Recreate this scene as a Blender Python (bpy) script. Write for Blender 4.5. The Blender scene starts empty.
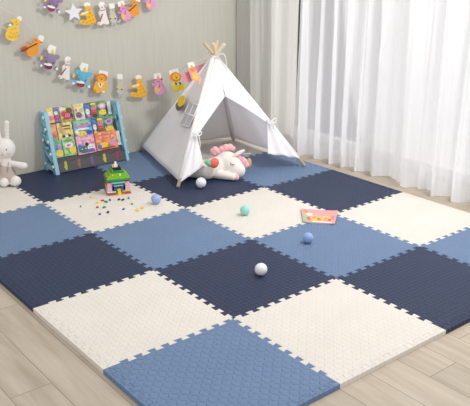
import bpy, bmesh, math, random
from mathutils import Vector, Matrix
random.seed(7)
COL = bpy.context.scene.collection
PI = math.pi
MT = 0.02                     # mat thickness; every 'z' handed to W() is height above the mat top

# ------------------------------------------------------------------ camera
CP = Vector((-1.05261477, -1.49214950, 1.45934164 + MT))
YAW, PIT, ROL = 0.901737604, 0.351384141, -0.00413135
FPX, CX, CY = 735.913309, 233.040791, 207.995700
_f = Vector((math.cos(YAW)*math.cos(PIT), math.sin(YAW)*math.cos(PIT), -math.sin(PIT)))
_r = Vector((math.sin(YAW), -math.cos(YAW), 0)); _u = _r.cross(_f)
c_, s_ = math.cos(ROL), math.sin(ROL)
_r, _u = _r*c_ + _u*s_, _u*c_ - _r*s_
cd = bpy.data.cameras.new('camera'); cam = bpy.data.objects.new('camera', cd); COL.objects.link(cam)
cam.matrix_world = Matrix(((_r.x, _u.x, -_f.x, CP.x), (_r.y, _u.y, -_f.y, CP.y), (_r.z, _u.z, -_f.z, CP.z), (0, 0, 0, 1)))
cd.sensor_fit = 'HORIZONTAL'; cd.sensor_width = 36; cd.lens = FPX/470*36
cd.shift_x = (235-CX)/470; cd.shift_y = (CY-203)/470; cd.clip_start = 0.05
bpy.context.scene.camera = cam

def ray(x, y): return _f + _r*((x-CX)/FPX) - _u*((y-CY)/FPX)
def on_plane(x, y, n, p):
    d = ray(x, y); n = Vector(n); p = Vector(p)
    return CP + d*((p-CP).dot(n)/d.dot(n))
def fl(x, y, z=0.0): return on_plane(x, y, (0, 0, 1), (0, 0, z+MT))
def wl(x, y, yy): return on_plane(x, y, (0, 1, 0), (0, yy, 0))

# ------------------------------------------------------------------ materials
def lin(c):
    o = []
    for v in c:
        v /= 255.0
        o.append(v/12.92 if v <= .04045 else ((v+.055)/1.055)**2.4)
    return tuple(o)
def newmat(name):
    m = bpy.data.materials.new(name); m.use_nodes = True
    return m, m.node_tree, m.node_tree.nodes['Principled BSDF']
_cache = {}
def mat(rgb, rough=.6, name=None, spec=.4, noise=.0, nscale=30, sheen=0, trans=0):
    key = (tuple(rgb), rough, spec, noise, nscale, sheen, trans)
    if key in _cache: return _cache[key]
    m, t, b = newmat(name or 'paint_%d_%d_%d' % tuple(rgb))
    L = lin(rgb)
    b.inputs['Base Color'].default_value = (*L, 1); b.inputs['Roughness'].default_value = rough
    b.inputs['Specular IOR Level'].default_value = spec
    if sheen: b.inputs['Sheen Weight'].default_value = sheen
    n = t.nodes.new('ShaderNodeTexNoise'); n.inputs['Scale'].default_value = nscale; n.inputs['Detail'].default_value = 3
    tc = t.nodes.new('ShaderNodeTexCoord'); t.links.new(tc.outputs['Object'], n.inputs['Vector'])
    mx = t.nodes.new('ShaderNodeMix'); mx.data_type = 'RGBA'
    k = max(noise, .03)
    mx.inputs['A'].default_value = (*[v*(1-k) for v in L], 1); mx.inputs['B'].default_value = (*[min(1, v*(1+k)) for v in L], 1)
    t.links.new(n.outputs['Fac'], mx.inputs['Factor']); t.links.new(mx.outputs['Result'], b.inputs['Base Color'])
    if trans:
        tr = t.nodes.new('ShaderNodeBsdfTranslucent'); tr.inputs['Color'].default_value = (*L, 1)
        ms = t.nodes.new('ShaderNodeMixShader'); ms.inputs[0].default_value = trans
        t.links.new(b.outputs[0], ms.inputs[1]); t.links.new(tr.outputs[0], ms.inputs[2])
        t.links.new(ms.outputs[0], t.nodes['Material Output'].inputs['Surface'])
    _cache[key] = m
    return m

class NT:
    def __init__(s, t): s.t = t
    def n(s, ty, **kw):
        o = s.t.nodes.new(ty)
        for k, v in kw.items():
            if k in ('operation', 'data_type', 'blend_type', 'noise_dimensions', 'feature', 'interpolation_type'): setattr(o, k, v)
            else: o.inputs[k.replace('_', ' ')].default_value = v
        return o
    def m(s, op, a, b=None, c=None):
        o = s.t.nodes.new('ShaderNodeMath'); o.operation = op
        for i, v in enumerate((a, b, c)):
            if v is None: continue
            if isinstance(v, (int, float)): o.inputs[i].default_value = v
            else: s.t.links.new(v, o.inputs[i])
        return o.outputs[0]
    def l(s, a, b): s.t.links.new(a, b)

def foam(name, rgb, rough=.48, spec=.3, bs=1.0):
    m, t, b = newmat(name); N = NT(t)
    L = lin(rgb)
    tc = t.nodes.new('ShaderNodeTexCoord'); sp = t.nodes.new('ShaderNodeSeparateXYZ'); N.l(tc.outputs['Object'], sp.inputs[0])
    c = .024
    x = N.m('DIVIDE', sp.outputs[0], c); y = N.m('DIVIDE', sp.outputs[1], c)
    fx = N.m('FLOOR', x); fy = N.m('FLOOR', y)
    u = N.m('SUBTRACT', N.m('SUBTRACT', x, fx), .5); v = N.m('SUBTRACT', N.m('SUBTRACT', y, fy), .5)
    par = N.m('FLOORED_MODULO', N.m('ADD', fx, fy), 2.0)
    p = N.m('MULTIPLY', N.m('ADD', u, v), .7071); q = N.m('MULTIPLY', N.m('SUBTRACT', u, v), .7071)
    def el(a, bb): return N.m('ADD', N.m('POWER', N.m('ABSOLUTE', N.m('DIVIDE', a, .5)), 2.0), N.m('POWER', N.m('ABSOLUTE', N.m('DIVIDE', bb, .22)), 2.0))
    e1 = el(p, q); e2 = el(q, p)
    e = N.m('ADD', N.m('MULTIPLY', e1, par), N.m('MULTIPLY', e2, N.m('SUBTRACT', 1.0, par)))
    h = N.m('SUBTRACT', 1.0, N.m('MINIMUM', e, 1.0))
    mr = t.nodes.new('ShaderNodeMapRange'); mr.interpolation_type = 'SMOOTHSTEP'; N.l(h, mr.inputs['Value']); mr.inputs['From Max'].default_value = .6
    bp = t.nodes.new('ShaderNodeBump'); bp.inputs['Strength'].default_value = bs; bp.inputs['Distance'].default_value = .0032 if rgb[0] < 200 else .0015
    N.l(mr.outputs[0], bp.inputs['Height']); N.l(bp.outputs[0], b.inputs['Normal'])
    nz = N.n('ShaderNodeTexNoise', Scale=5.0, Detail=4.0); N.l(tc.outputs['Object'], nz.inputs['Vector'])
    mx = t.nodes.new('ShaderNodeMix'); mx.data_type = 'RGBA'
    mx.inputs['A'].default_value = (*[k*.93 for k in L], 1); mx.inputs['B'].default_value = (*[min(1, k*1.07) for k in L], 1)
    N.l(nz.outputs['Fac'], mx.inputs['Factor']); N.l(mx.outputs['Result'], b.inputs['Base Color'])
    b.inputs['Roughness'].default_value = rough; b.inputs['Specular IOR Level'].default_value = spec
    return m

def wood_floor():
    m, t, b = newmat('pale_wood_planks'); N = NT(t)
    g = t.nodes.new('ShaderNodeNewGeometry'); sp = t.nodes.new('ShaderNodeSeparateXYZ'); N.l(g.outputs['Position'], sp.inputs[0])
    w = .1537
    xr = N.m('DIVIDE', N.m('ADD', sp.outputs[0], .17), w); row = N.m('FLOOR', xr); fx = N.m('SUBTRACT', xr, row)
    # row 7 has its joint at y=-0.15
    off = N.m('MULTIPLY', N.m('SUBTRACT', row, 7.0), 0.46)
    yr = N.m('ADD', N.m('DIVIDE', N.m('ADD', sp.outputs[1], .15), 1.2), off); pl = N.m('FLOOR', yr); fy = N.m('SUBTRACT', yr, pl)
    wn = N.n('ShaderNodeTexWhiteNoise'); cb = t.nodes.new('ShaderNodeCombineXYZ'); N.l(row, cb.inputs[0]); N.l(pl, cb.inputs[1]); N.l(cb.outputs[0], wn.inputs['Vector'])
    # grain
    cv = t.nodes.new('ShaderNodeCombineXYZ'); N.l(N.m('MULTIPLY', sp.outputs[0], 22.0), cv.inputs[0]); N.l(N.m('MULTIPLY', sp.outputs[1], 2.2), cv.inputs[1]); N.l(N.m('MULTIPLY', wn.outputs['Value'], 40.0), cv.inputs[2])
    nz = N.n('ShaderNodeTexNoise', Scale=1.0, Detail=6.0, Roughness=.6, Distortion=.6); N.l(cv.outputs[0], nz.inputs['Vector'])
    rp = t.nodes.new('ShaderNodeValToRGB'); N.l(nz.outputs['Fac'], rp.inputs[0])
    rp.color_ramp.elements[0].position = .28; rp.color_ramp.elements[0].color = (*lin((172, 158, 141)), 1)
    rp.color_ramp.elements[1].position = .68; rp.color_ramp.elements[1].color = (*lin((196, 184, 168)), 1)
    hv = t.nodes.new('ShaderNodeHueSaturation'); N.l(rp.outputs[0], hv.inputs['Color']); N.l(N.m('ADD', .93, N.m('MULTIPLY', wn.outputs['Value'], .13)), hv.inputs['Value'])
    dx = N.m('MULTIPLY', N.m('MINIMUM', fx, N.m('SUBTRACT', 1.0, fx)), w); dy = N.m('MULTIPLY', N.m('MINIMUM', fy, N.m('SUBTRACT', 1.0, fy)), 1.2)
    d = N.m('MINIMUM', dx, dy); seam = N.m('LESS_THAN', d, .0012)
    mx = t.nodes.new('ShaderNodeMix'); mx.data_type = 'RGBA'; N.l(seam, mx.inputs['Factor']); N.l(hv.outputs[0], mx.inputs['A']); mx.inputs['B'].default_value = (*lin((130, 114, 98)), 1)
    N.l(mx.outputs['Result'], b.inputs['Base Color']); b.inputs['Roughness'].default_value = .5; b.inputs['Specular IOR Level'].default_value = .3
    return m

def wallpaper():
    m, t, b = newmat('grey_green_wallpaper'); N = NT(t)
    g = t.nodes.new('ShaderNodeNewGeometry'); mp = t.nodes.new('ShaderNodeMapping'); N.l(g.outputs['Position'], mp.inputs[0]); mp.inputs['Scale'].default_value = (60, 60, 3.5)
    nz = N.n('ShaderNodeTexNoise', Scale=1.0, Detail=4.0, Roughness=.65); N.l(mp.outputs[0], nz.inputs['Vector'])
    rp = t.nodes.new('ShaderNodeValToRGB'); N.l(nz.outputs['Fac'], rp.inputs[0])
    rp.color_ramp.elements[0].position = .3; rp.color_ramp.elements[0].color = (*lin((198, 196, 186)), 1)
    rp.color_ramp.elements[1].position = .7; rp.color_ramp.elements[1].color = (*lin((206, 204, 195)), 1)
    N.l(rp.outputs[0], b.inputs['Base Color']); b.inputs['Roughness'].default_value = .8; b.inputs['Specular IOR Level'].default_value = .15
    bp = t.nodes.new('ShaderNodeBump'); bp.inputs['Strength'].default_value = .12; bp.inputs['Distance'].default_value = .002
    N.l(nz.outputs['Fac'], bp.inputs['Height']); N.l(bp.outputs[0], b.inputs['Normal'])
    return m

def curtain_mat(name, rgb, trans, clear):
    m, t, b = newmat(name); N = NT(t); L = lin(rgb)
    g = t.nodes.new('ShaderNodeNewGeometry'); mp = t.nodes.new('ShaderNodeMapping'); N.l(g.outputs['Position'], mp.inputs[0]); mp.inputs['Scale'].default_value = (300, 300, 40)
    nz = N.n('ShaderNodeTexNoise', Scale=1.0, Detail=2.0); N.l(mp.outputs[0], nz.inputs['Vector'])
    mx = t.nodes.new('ShaderNodeMix'); mx.data_type = 'RGBA'; N.l(nz.outputs['Fac'], mx.inputs['Factor'])
    mx.inputs['A'].default_value = (*[k*.95 for k in L], 1); mx.inputs['B'].default_value = (*L, 1)
    df = t.nodes.new('ShaderNodeBsdfDiffuse'); tr = t.nodes.new('ShaderNodeBsdfTranslucent'); tp = t.nodes.new('ShaderNodeBsdfTransparent')
    N.l(mx.outputs['Result'], df.inputs[0]); N.l(mx.outputs['Result'], tr.inputs[0])
    m1 = t.nodes.new('ShaderNodeMixShader'); m1.inputs[0].default_value = trans; N.l(df.outputs[0], m1.inputs[1]); N.l(tr.outputs[0], m1.inputs[2])
    m2 = t.nodes.new('ShaderNodeMixShader'); m2.inputs[0].default_value = clear; N.l(m1.outputs[0], m2.inputs[1]); N.l(tp.outputs[0], m2.inputs[2])
    N.l(m2.outputs[0], t.nodes['Material Output'].inputs['Surface']); t.nodes.remove(b)
    return m

def glass_mat():
    m, t, b = newmat('window_glass'); t.nodes.remove(b)
    tp = t.nodes.new('ShaderNodeBsdfTransparent'); gl = t.nodes.new('ShaderNodeBsdfGlossy'); gl.inputs['Roughness'].default_value = .02
    lw = t.nodes.new('ShaderNodeFresnel'); lw.inputs[0].default_value = 1.45; ms = t.nodes.new('ShaderNodeMixShader')
    t.links.new(lw.outputs[0], ms.inputs[0]); t.links.new(tp.outputs[0], ms.inputs[1]); t.links.new(gl.outputs[0], ms.inputs[2])
    t.links.new(ms.outputs[0], t.nodes['Material Output'].inputs['Surface'])
    return m

def patchy(name, cols, scale=28, rough=.4):
    """printed cover: irregular patches of several colours"""
    m, t, b = newmat(name)
    tc = t.nodes.new('ShaderNodeTexCoord'); v = t.nodes.new('ShaderNodeTexVoronoi'); v.inputs['Scale'].default_value = scale
    n = t.nodes.new('ShaderNodeTexNoise'); n.inputs['Scale'].default_value = scale*1.4
    ad = t.nodes.new('ShaderNodeVectorMath'); ad.operation = 'MULTIPLY_ADD'; t.links.new(n.outputs['Color'], ad.inputs[0]); ad.inputs[1].default_value = (.03, .03, .03); t.links.new(tc.outputs['Object'], ad.inputs[2])
    t.links.new(ad.outputs[0], v.inputs['Vector'])
    sp = t.nodes.new('ShaderNodeSeparateColor'); t.links.new(v.outputs['Color'], sp.inputs[0])
    rp = t.nodes.new('ShaderNodeValToRGB'); t.links.new(sp.outputs[0], rp.inputs[0]); rp.color_ramp.interpolation = 'CONSTANT'
    e = rp.color_ramp.elements
    e[0].color = (*lin(cols[0]), 1); e[1].position = .999; e[1].color = (*lin(cols[-1]), 1)
    # first colour dominates
    k = len(cols)
    for i in range(1, k):
        x = e.new(.35 + .6*(i-1)/max(1, k-1)); x.color = (*lin(cols[i]), 1)
    t.links.new(rp.outputs[0], b.inputs['Base Color']); b.inputs['Roughness'].default_value = rough
    return m

# ------------------------------------------------------------------ mesh helpers
def link(name, bm, mats, parent=None, smooth=False, loc=None):
    me = bpy.data.meshes.new(name); bm.normal_update(); bm.to_mesh(me); bm.free()
    for m in (mats if isinstance(mats, (list, tuple)) else [mats]): me.materials.append(m)
    if smooth:
        for p in me.polygons: p.use_smooth = True
    o = bpy.data.objects.new(name, me); COL.objects.link(o)
    if loc is not None: o.location = loc
    if parent: o.parent = parent
    return o
def tag(o, label=None, cat=None, group=None, kind=None):
    for k, v in (('label', label), ('category', cat), ('group', group), ('kind', kind)):
        if v: o[k] = v
    return o
def empty(name, loc=(0, 0, 0), rz=0, **kw):
    o = bpy.data.objects.new(name, None); COL.objects.link(o); o.location = loc; o.rotation_euler = (0, 0, rz)
    o.empty_display_size = .05
    return tag(o, **kw)
def box(bm, a, b, mi=0, bev=0, M=None):
    g = bmesh.ops.create_cube(bm, size=1)['verts']
    for v in g: v.co = Vector([a[i] + (v.co[i]+.5)*(b[i]-a[i]) for i in range(3)])
    fs = {f for v in g for f in v.link_faces}
    if bev:
        es = list({e for v in g for e in v.link_edges})
        r = bmesh.ops.bevel(bm, geom=es, offset=bev, segments=2, affect='EDGES', profile=.5)
        fs |= set(r['faces']); g = list({v for f in fs if f.is_valid for v in f.verts})
    for f in fs:
        if f.is_valid: f.material_index = mi
    if M is not None:
        for v in g: v.co = M @ v.co
    return g
def tube(bm, pts, r, n=8, mi=0, r1=None, caps=True):
    pts = [Vector(p) for p in pts]; rings = []
    up = Vector((0, 0, 1)); prev = None
    for i, p in enumerate(pts):
        d = (pts[min(i+1, len(pts)-1)] - pts[max(i-1, 0)]).normalized()
        if prev is None:
            a = d.cross(up)
            if a.length < 1e-3: a = d.cross(Vector((1, 0, 0)))
        else: a = prev - d*prev.dot(d)
        a.normalize(); prev = a; b = d.cross(a)
        rr = r if r1 is None else r + (r1-r)*i/(len(pts)-1)
        rings.append([bm.verts.new(p + (a*math.cos(2*PI*k/n) + b*math.sin(2*PI*k/n))*rr) for k in range(n)])
    for i in range(len(rings)-1):
        for k in range(n):
            f = bm.faces.new((rings[i][k], rings[i][(k+1) % n], rings[i+1][(k+1) % n], rings[i+1][k])); f.material_index = mi; f.smooth = True
    if caps:
        for R in (rings[0][::-1], rings[-1]): bm.faces.new(R).material_index = mi
def ball(bm, c, r, mi=0, seg=16, M=None):
    r = (r, r, r) if isinstance(r, (int, float)) else r
    g = bmesh.ops.create_uvsphere(bm, u_segments=seg, v_segments=seg//2+2, radius=1)['verts']
    for v in g:
        p = Vector((v.co.x*r[0], v.co.y*r[1], v.co.z*r[2]))
        if M is not None: p = M @ p
        v.co = p + Vector(c)
    for f in {f for v in g for f in v.link_faces}: f.material_index = mi; f.smooth = True
def prism3(bm, pts, d, mi=0):
    """closed prism of the outline pts (3-D) pushed along d"""
    d = Vector(d); a = [bm.verts.new(p) for p in pts]; b = [bm.verts.new(Vector(p)+d) for p in pts]; n = len(a)
    fs = [bm.faces.new(a[::-1]), bm.faces.new(b)] + [bm.faces.new((a[i], a[(i+1) % n], b[(i+1) % n], b[i])) for i in range(n)]
    for f in fs: f.material_index = mi
    bmesh.ops.recalc_face_normals(bm, faces=fs)
def ell(cx, cy, rx, ry, n=14, rot=0):
    c, s = math.cos(rot), math.sin(rot)
    return [(cx + rx*math.cos(2*PI*k/n)*c - ry*math.sin(2*PI*k/n)*s, cy + rx*math.cos(2*PI*k/n)*s + ry*math.sin(2*PI*k/n)*c) for k in range(n)]
def smooth_poly(p, it=1):
    for _ in range(it):
        q = []
        for i in range(len(p)):
            a, b = p[i], p[(i+1) % len(p)]
            q += [(a[0]*.78+b[0]*.22, a[1]*.78+b[1]*.22), (a[0]*.22+b[0]*.78, a[1]*.22+b[1]*.78)]
        p = q
    return p

# ------------------------------------------------------------------ the setting
WY = 3.035
bm = bmesh.new(); box(bm, (-2.5, -2.5, -.1), (2.75, WY, 0)); tag(link('floor', bm, wood_floor()), kind='structure')
WP = wallpaper()
bm = bmesh.new(); box(bm, (-2.5, WY, 0), (2.87, WY+.12, 3.0)); tag(link('wall_back', bm, WP), kind='structure')
white_paint = mat((232, 232, 230), .6)
bm = bmesh.new()
WX = 2.75
SILL = .05
box(bm, (WX, -2.5, -.1), (WX+.12, WY, SILL)); box(bm, (WX, -2.5, 2.45), (WX+.12, WY, 3.0))
box(bm, (WX, 2.68, SILL), (WX+.12, WY, 2.45)); box(bm, (WX, -2.5, SILL), (WX+.12, -.6, 2.45))
tag(link('wall_right', bm, mat((205, 204, 198), .7)), kind='structure')
w = empty('window_1', (WX+.06, 1.04, SILL), kind='structure')
bm = bmesh.new()
for a, b in (((-.03, -1.64, 0), (.03, -1.59, 2.32)), ((-.03, 1.59, 0), (.03, 1.64, 2.32)), ((-.03, -1.59, 0), (.03, 1.59, .05)), ((-.03, -1.59, 2.27), (.03, 1.59, 2.32)),
             ((-.03, -.555, .05), (.03, -.505, 2.27)), ((-.03, .505, .05), (.03, .555, 2.27))):
    box(bm, a, b)
link('window_frame', bm, white_paint, w)
for y0, y1 in ((-1.59, -.555), (-.505, .505), (.555, 1.59)):
    bm = bmesh.new(); box(bm, (-.004, y0, .05), (.004, y1, 2.27)); link('window_pane', bm, glass_mat() if y0 < -1 else bpy.data.materials['window_glass'], w)

# ------------------------------------------------------------------ curtains
def curtain(name, y0, y1, xc, amp, per, m, label, cat, seed, z0=.012, z1=2.62, hem=None, group=None):
    rnd = random.Random(seed); root = empty(name, (xc, (y0+y1)/2, 0), label=label, cat=cat, group=group)
    ph = []; a = 0; n = int(abs(y1-y0)/.008)
    pr = [rnd.uniform(.55, 1.7) for _ in range(40)]; am = [rnd.uniform(.6, 1.25) for _ in range(80)]
    for i in range(n+1):
        ph.append(a); a += 2*PI*.008/per*pr[int(a/(2*PI)) % 40]
    zs = [z0, z0+.03, z0+.06, z0+.085, .2, .35, .55, .8, 1.1, 1.4, 1.8, 2.2, z1]
    def P(i, z):
        y = y0 + (y1-y0)*i/n; k = z/z1
        p = ph[i] + .35*math.sin(z*2.1 + ph[i]*.31 + seed)
        aa = amp*am[int(ph[i]/(2*PI)) % 80]*(1.12-.55*k)
        x = xc + aa*math.sin(p) + aa*.3*math.sin(2.3*p+1+z) + .006*math.sin(5.1*p+seed)
        return Vector((x - root.location.x, y + .008*math.cos(p) - root.location.y, z))
    def sheet(zz, off=0):
        bm = bmesh.new(); V = [[bm.verts.new(P(i, z) + Vector((off, 0, 0))) for i in range(n+1)] for z in zz]
        for j in range(len(zz)-1):
            for i in range(n): bm.faces.new((V[j][i], V[j][i+1], V[j+1][i+1], V[j+1][i])).smooth = True
        return bm
    link('curtain_cloth', sheet(zs), m, root, True)
    link('hem', sheet(zs[:4], .003), m, root, True)
    bm = bmesh.new(); box(bm, (-.012, -abs(y1-y0)/2, z1-.04), (.012, abs(y1-y0)/2, z1+.01), bev=.003); link('heading_tape', bm, m, root)
    return root
SHEER = curtain_mat('white_sheer_voile', (248, 248, 250), .45, .27)
DRAPE = curtain_mat('pale_grey_linen', (240, 239, 235), .38, .0)
curtain('drape_curtain', WY-.012, 2.328, 2.565, .034, .25, DRAPE, 'pale grey linen drape hanging in soft folds in the room corner behind the tent', 'curtain', 3)
curtain('sheer_curtain', 2.32, 1.184, 2.545, .052, .19, SHEER, 'white sheer voile curtain hanging between the grey drape and the panel at the right edge', 'curtain', 5, group='white sheer curtains')
curtain('sheer_curtain', 1.18, -.35, 2.535, .05, .18, SHEER, 'white sheer voile curtain at the far right, beside the white corner tile', 'curtain', 11, group='white sheer curtains')
rail = empty('curtain_rail', (2.545, 1.3, 2.66), label='white curtain rail holding the drape and the sheer curtains', cat='curtain rail')
bm = bmesh.new(); tube(bm, [(0, -1.7, 0), (0, 1.72, 0)], .014, 12); link('rod', bm, white_paint, rail)
for y in (-1.6, 0, 1.6):
    bm = bmesh.new(); box(bm, (0, y-.01, -.006), (.205, y+.01, .006)); link('bracket', bm, white_paint, rail)

# ------------------------------------------------------------------ foam mat tiles
T = .6; A = .0105
FO = {0: foam('blue_foam', (106, 130, 164)), 1: foam('cream_foam', (223, 217, 210), .6, .3), 2: foam('navy_foam', (45, 56, 84), .48, .25)}
def zig(lo, hi):
    """teeth profile (s, d) along one side, 0..T; lo / hi = this end lies on the mat's outer side"""
    pts = []
    for k in range(10):
        if (lo and k == 0) or (hi and k == 9): continue
        p = k*.06; pts.append([(p+.012, A), (p+.048, A)])
    out = []
    for i, seg in enumerate(pts):
        p = seg[0][0]-.012
        out.append((p+.018, -A) if i else (p+.015, 0.0)); out += seg
        out.append((p+.042, -A) if i < len(pts)-1 else (p+.045, 0.0))
    return out
ES = .022
NI, NJ = 4, 5
LAB = {
 (0,0): 'blue foam tile nearest the viewer, at the front corner of the mat', (1,0): 'cream foam tile before the larger white ball, with the wood floor along its right edge',
 (2,0): 'navy foam tile at the lower right, behind the front cream tile', (3,0): 'blue foam tile at the far right edge, mostly cut off by the picture edge',
 (0,1): 'cream foam tile at the lower left against the wood floor', (1,1): 'navy foam tile with the white ball lying on it near the front',
 (2,1): 'blue foam tile with the blue ball and part of the magazine on it', (3,1): 'cream foam tile at the right, beside the sheer curtains',
 (0,2): 'navy foam tile at the left edge, next to the lower left cream tile', (1,2): 'blue foam tile in the middle, between the navy left tile and the mint ball tile',
 (2,2): 'cream foam tile with the mint green ball lying on it', (3,2): 'navy foam tile at the right, in front of the tent foot and beside the curtains',
 (0,3): 'blue foam tile at the left edge, in front of the bunny tile', (1,3): 'cream foam tile under the toy brick house and the scattered bricks',
 (2,3): 'navy foam tile under the front left foot of the tent and the small white ball', (3,3): 'blue foam tile under the front right foot of the tent',
 (0,4): 'cream foam tile under the plush bunny at the left', (1,4): 'dark navy foam tile in front of the bookshelf', (2,4): 'blue foam tile between the bookshelf and the tent',
 (3,4): 'cream foam tile inside the tent behind the unicorn'}
for i in range(NI):
    for j in range(NJ):
        L, Rr, B, Tp = i == 0, i == NI-1, j == 0, j == NJ-1
        x0, x1, y0, y1 = i*T, (i+1)*T, j*T, (j+1)*T
        if Tp: y1 += .02
        H = zig(L, Rr); V = zig(B, Tp)
        xa, xb, ya, yb = x0+(ES if L else 0), x1-(ES if Rr else 0), y0+(ES if B else 0), y1-(ES if Tp else 0)
        P = [(xa, ya)] + [(x0+s, ya+d) for s, d in H] + [(xb, ya)] + [(xb+d, y0+s) for s, d in V] + [(xb, yb)]
        P += [(x0+s, yb+d) for s, d in H[::-1]] + [(xa, yb)] + [(xa+d, y0+s) for s, d in V[::-1]]
        cx, cy = (i+.5)*T, (j+.5)*T
        t = empty('foam_tile', (cx, cy, 0), label=LAB[(i, j)], cat='foam mat tile', group='foam floor mat tiles')
        def slab(poly, name):
            bm = bmesh.new(); vs = [bm.verts.new((x-cx, y-cy, MT-.0014)) for x, y in poly]; f = bm.faces.new(vs)
            bm.normal_update()
            if f.normal.z < 0: bmesh.ops.reverse_faces(bm, faces=[f])
            ee = [e for e in bm.edges]
            r = bmesh.ops.extrude_edge_only(bm, edges=ee)
            for v in [g for g in r['geom'] if isinstance(g, bmesh.types.BMVert)]: v.co.z = .0
            bmesh.ops.inset_region(bm, faces=[f], thickness=.0013, depth=.0014, use_even_offset=True)
            bmesh.ops.recalc_face_normals(bm, faces=bm.faces[:])
            return link(name, bm, FO[(i+j) % 3], t)
        slab(P, 'tile_panel')
        g = .0006
        if B: slab([(x0, y0), (x1, y0), (x1, ya-g)] + [(x0+s, ya+d-g) for s, d in H[::-1]] + [(x0, ya-g)], 'edge_strip')
        if Tp: slab([(x0, yb+g)] + [(x0+s, yb+d+g) for s, d in H] + [(x1, yb+g), (x1, y1), (x0, y1)], 'edge_strip')
        lo = ya if B else y0; hi = yb if Tp else y1
        if L: slab([(x0, lo), (xa-g, lo)] + [(xa+d-g, y0+s) for s, d in V] + [(xa-g, hi), (x0, hi)], 'edge_strip')
        if Rr: slab([(x1, lo), (x1, hi), (xb+g, hi)] + [(xb+d+g, y0+s) for s, d in V[::-1]] + [(xb+g, lo)], 'edge_strip')

# ------------------------------------------------------------------ balls
def play_ball(px, py, rpx, rgb, label):
    g = fl(px, py+rpx*.8); r = rpx*(g-CP).length/FPX
    c = fl(px, py, r)
    bm = bmesh.new(); ball(bm, (0, 0, 0), r, seg=32)
    # moulding seam of the two halves and the little plug
    tor = [Vector((math.cos(a)*r, 0, math.sin(a)*r)) for a in [2*PI*k/36 for k in range(37)]]; tube(bm, tor, .0007, 5, caps=False)
    o = link('play_ball', bm, mat(rgb, .35, spec=.45), None, True, (c.x, c.y, MT+r)); o.rotation_euler = (random.random(), random.random(), random.random()*3)
    tag(o, label, 'ball', 'plastic play balls on the mat')
play_ball(201, 182.7, 5.2, (238, 240, 244), 'small white ball on the navy tile beside the tent flap')
play_ball(156, 199, 5.0, (156, 176, 224), 'periwinkle ball at the corner of the tile with the toy brick house')
play_ball(245, 210.3, 5.0, (150, 216, 206), 'mint green ball on the middle cream tile')
play_ball(308, 237.8, 5.3, (146, 170, 222), 'blue ball on the blue tile in front of the magazine')
play_ball(261, 269.3, 6.3, (236, 239, 246), 'larger white ball on the front navy tile')

# ------------------------------------------------------------------ magazine
K = [fl(*q) for q in ((301, 210), (338, 212), (334.5, 225), (303, 222.8))]
def bil(a, b, k=K): return (k[0]*(1-a)+k[1]*a)*(1-b) + (k[3]*(1-a)+k[2]*a)*b
root = empty('picture_book', (bil(.5, .5).x, bil(.5, .5).y, MT), label='thin pink and yellow picture book lying flat on the mat behind the blue ball', cat='book')
O = root.location.copy()
def sheet_box(name, z0, z1, m, k=1.0, ndec=None, curl=.004):
    bm = bmesh.new(); N_ = 10; top = []; bot = []
    for a in range(N_+1):
        for b in range(N_+1):
            u, v = .5+(a/N_-.5)*k, .5+(b/N_-.5)*k
            p = bil(u, v) - O; c = curl*(abs(a/N_-.5)*2)**3
            top.append(bm.verts.new((p.x, p.y, z1+c))); bot.append(bm.verts.new((p.x, p.y, z0+c)))
    I = lambda a, b: a*(N_+1)+b
    for a in range(N_):
        for b in range(N_):
            bm.faces.new([top[q] for q in (I(a, b), I(a, b+1), I(a+1, b+1), I(a+1, b))]); bm.faces.new([bot[q] for q in (I(a, b), I(a+1, b), I(a+1, b+1), I(a, b+1))])
    for a in range(N_):
        for b in (0, N_): bm.faces.new([top[I(a, b)], top[I(a+1, b)], bot[I(a+1, b)], bot[I(a, b)]])
        for q in (0, N_): bm.faces.new([top[I(q, a)], top[I(q, a+1)], bot[I(q, a+1)], bot[I(q, a)]])
    bmesh.ops.recalc_face_normals(bm, faces=bm.faces[:])
    return bm
link('pages', sheet_box('p', .0008, .0052, None, .985), mat((235, 228, 218), .7), root)
link('back_cover', sheet_box('p', .0001, .0008, None), mat((214, 190, 180), .5), root)
bm = sheet_box('c', .0052, .0062, None)
PK = [mat((236, 158, 160), .4, noise=.06), mat((240, 196, 96), .4), mat((160, 190, 150), .4), mat((214, 92, 84), .4), mat((245, 225, 210), .4), mat((226, 132, 108), .4)]
def deco(sh, z=.0064, th=.0004):
    for pts, mi in sh:
        prism3(bm, [Vector((bil(u, v).x-O.x, bil(u, v).y-O.y, z + .004*(abs(u-.5)*2)**3)) for u, v in pts], (0, 0, th), mi)
deco([([(.0, .5), (.14, .42), (.14, .98), (.0, .98)], 2), (ell(.42, .66, .2, .2), 1), (ell(.72, .62, .16, .17), 1), ([(.3, .88), (.9, .9), (.9, .99), (.3, .99)], 4), (ell(.22, .4, .1, .12), 4), (ell(.2, .72, .07, .12), 3)])
deco([(ell(.36, .62, .06, .08), 5), (ell(.5, .72, .06, .08), 3), (ell(.7, .66, .05, .07), 5), (ell(.82, .74, .06, .08), 3), (ell(.12, .2, .06, .1), 5), (ell(.58, .58, .04, .06), 2), (ell(.9, .55, .05, .12), 5)], .0069)
link('front_cover', bm, PK, root)

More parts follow.
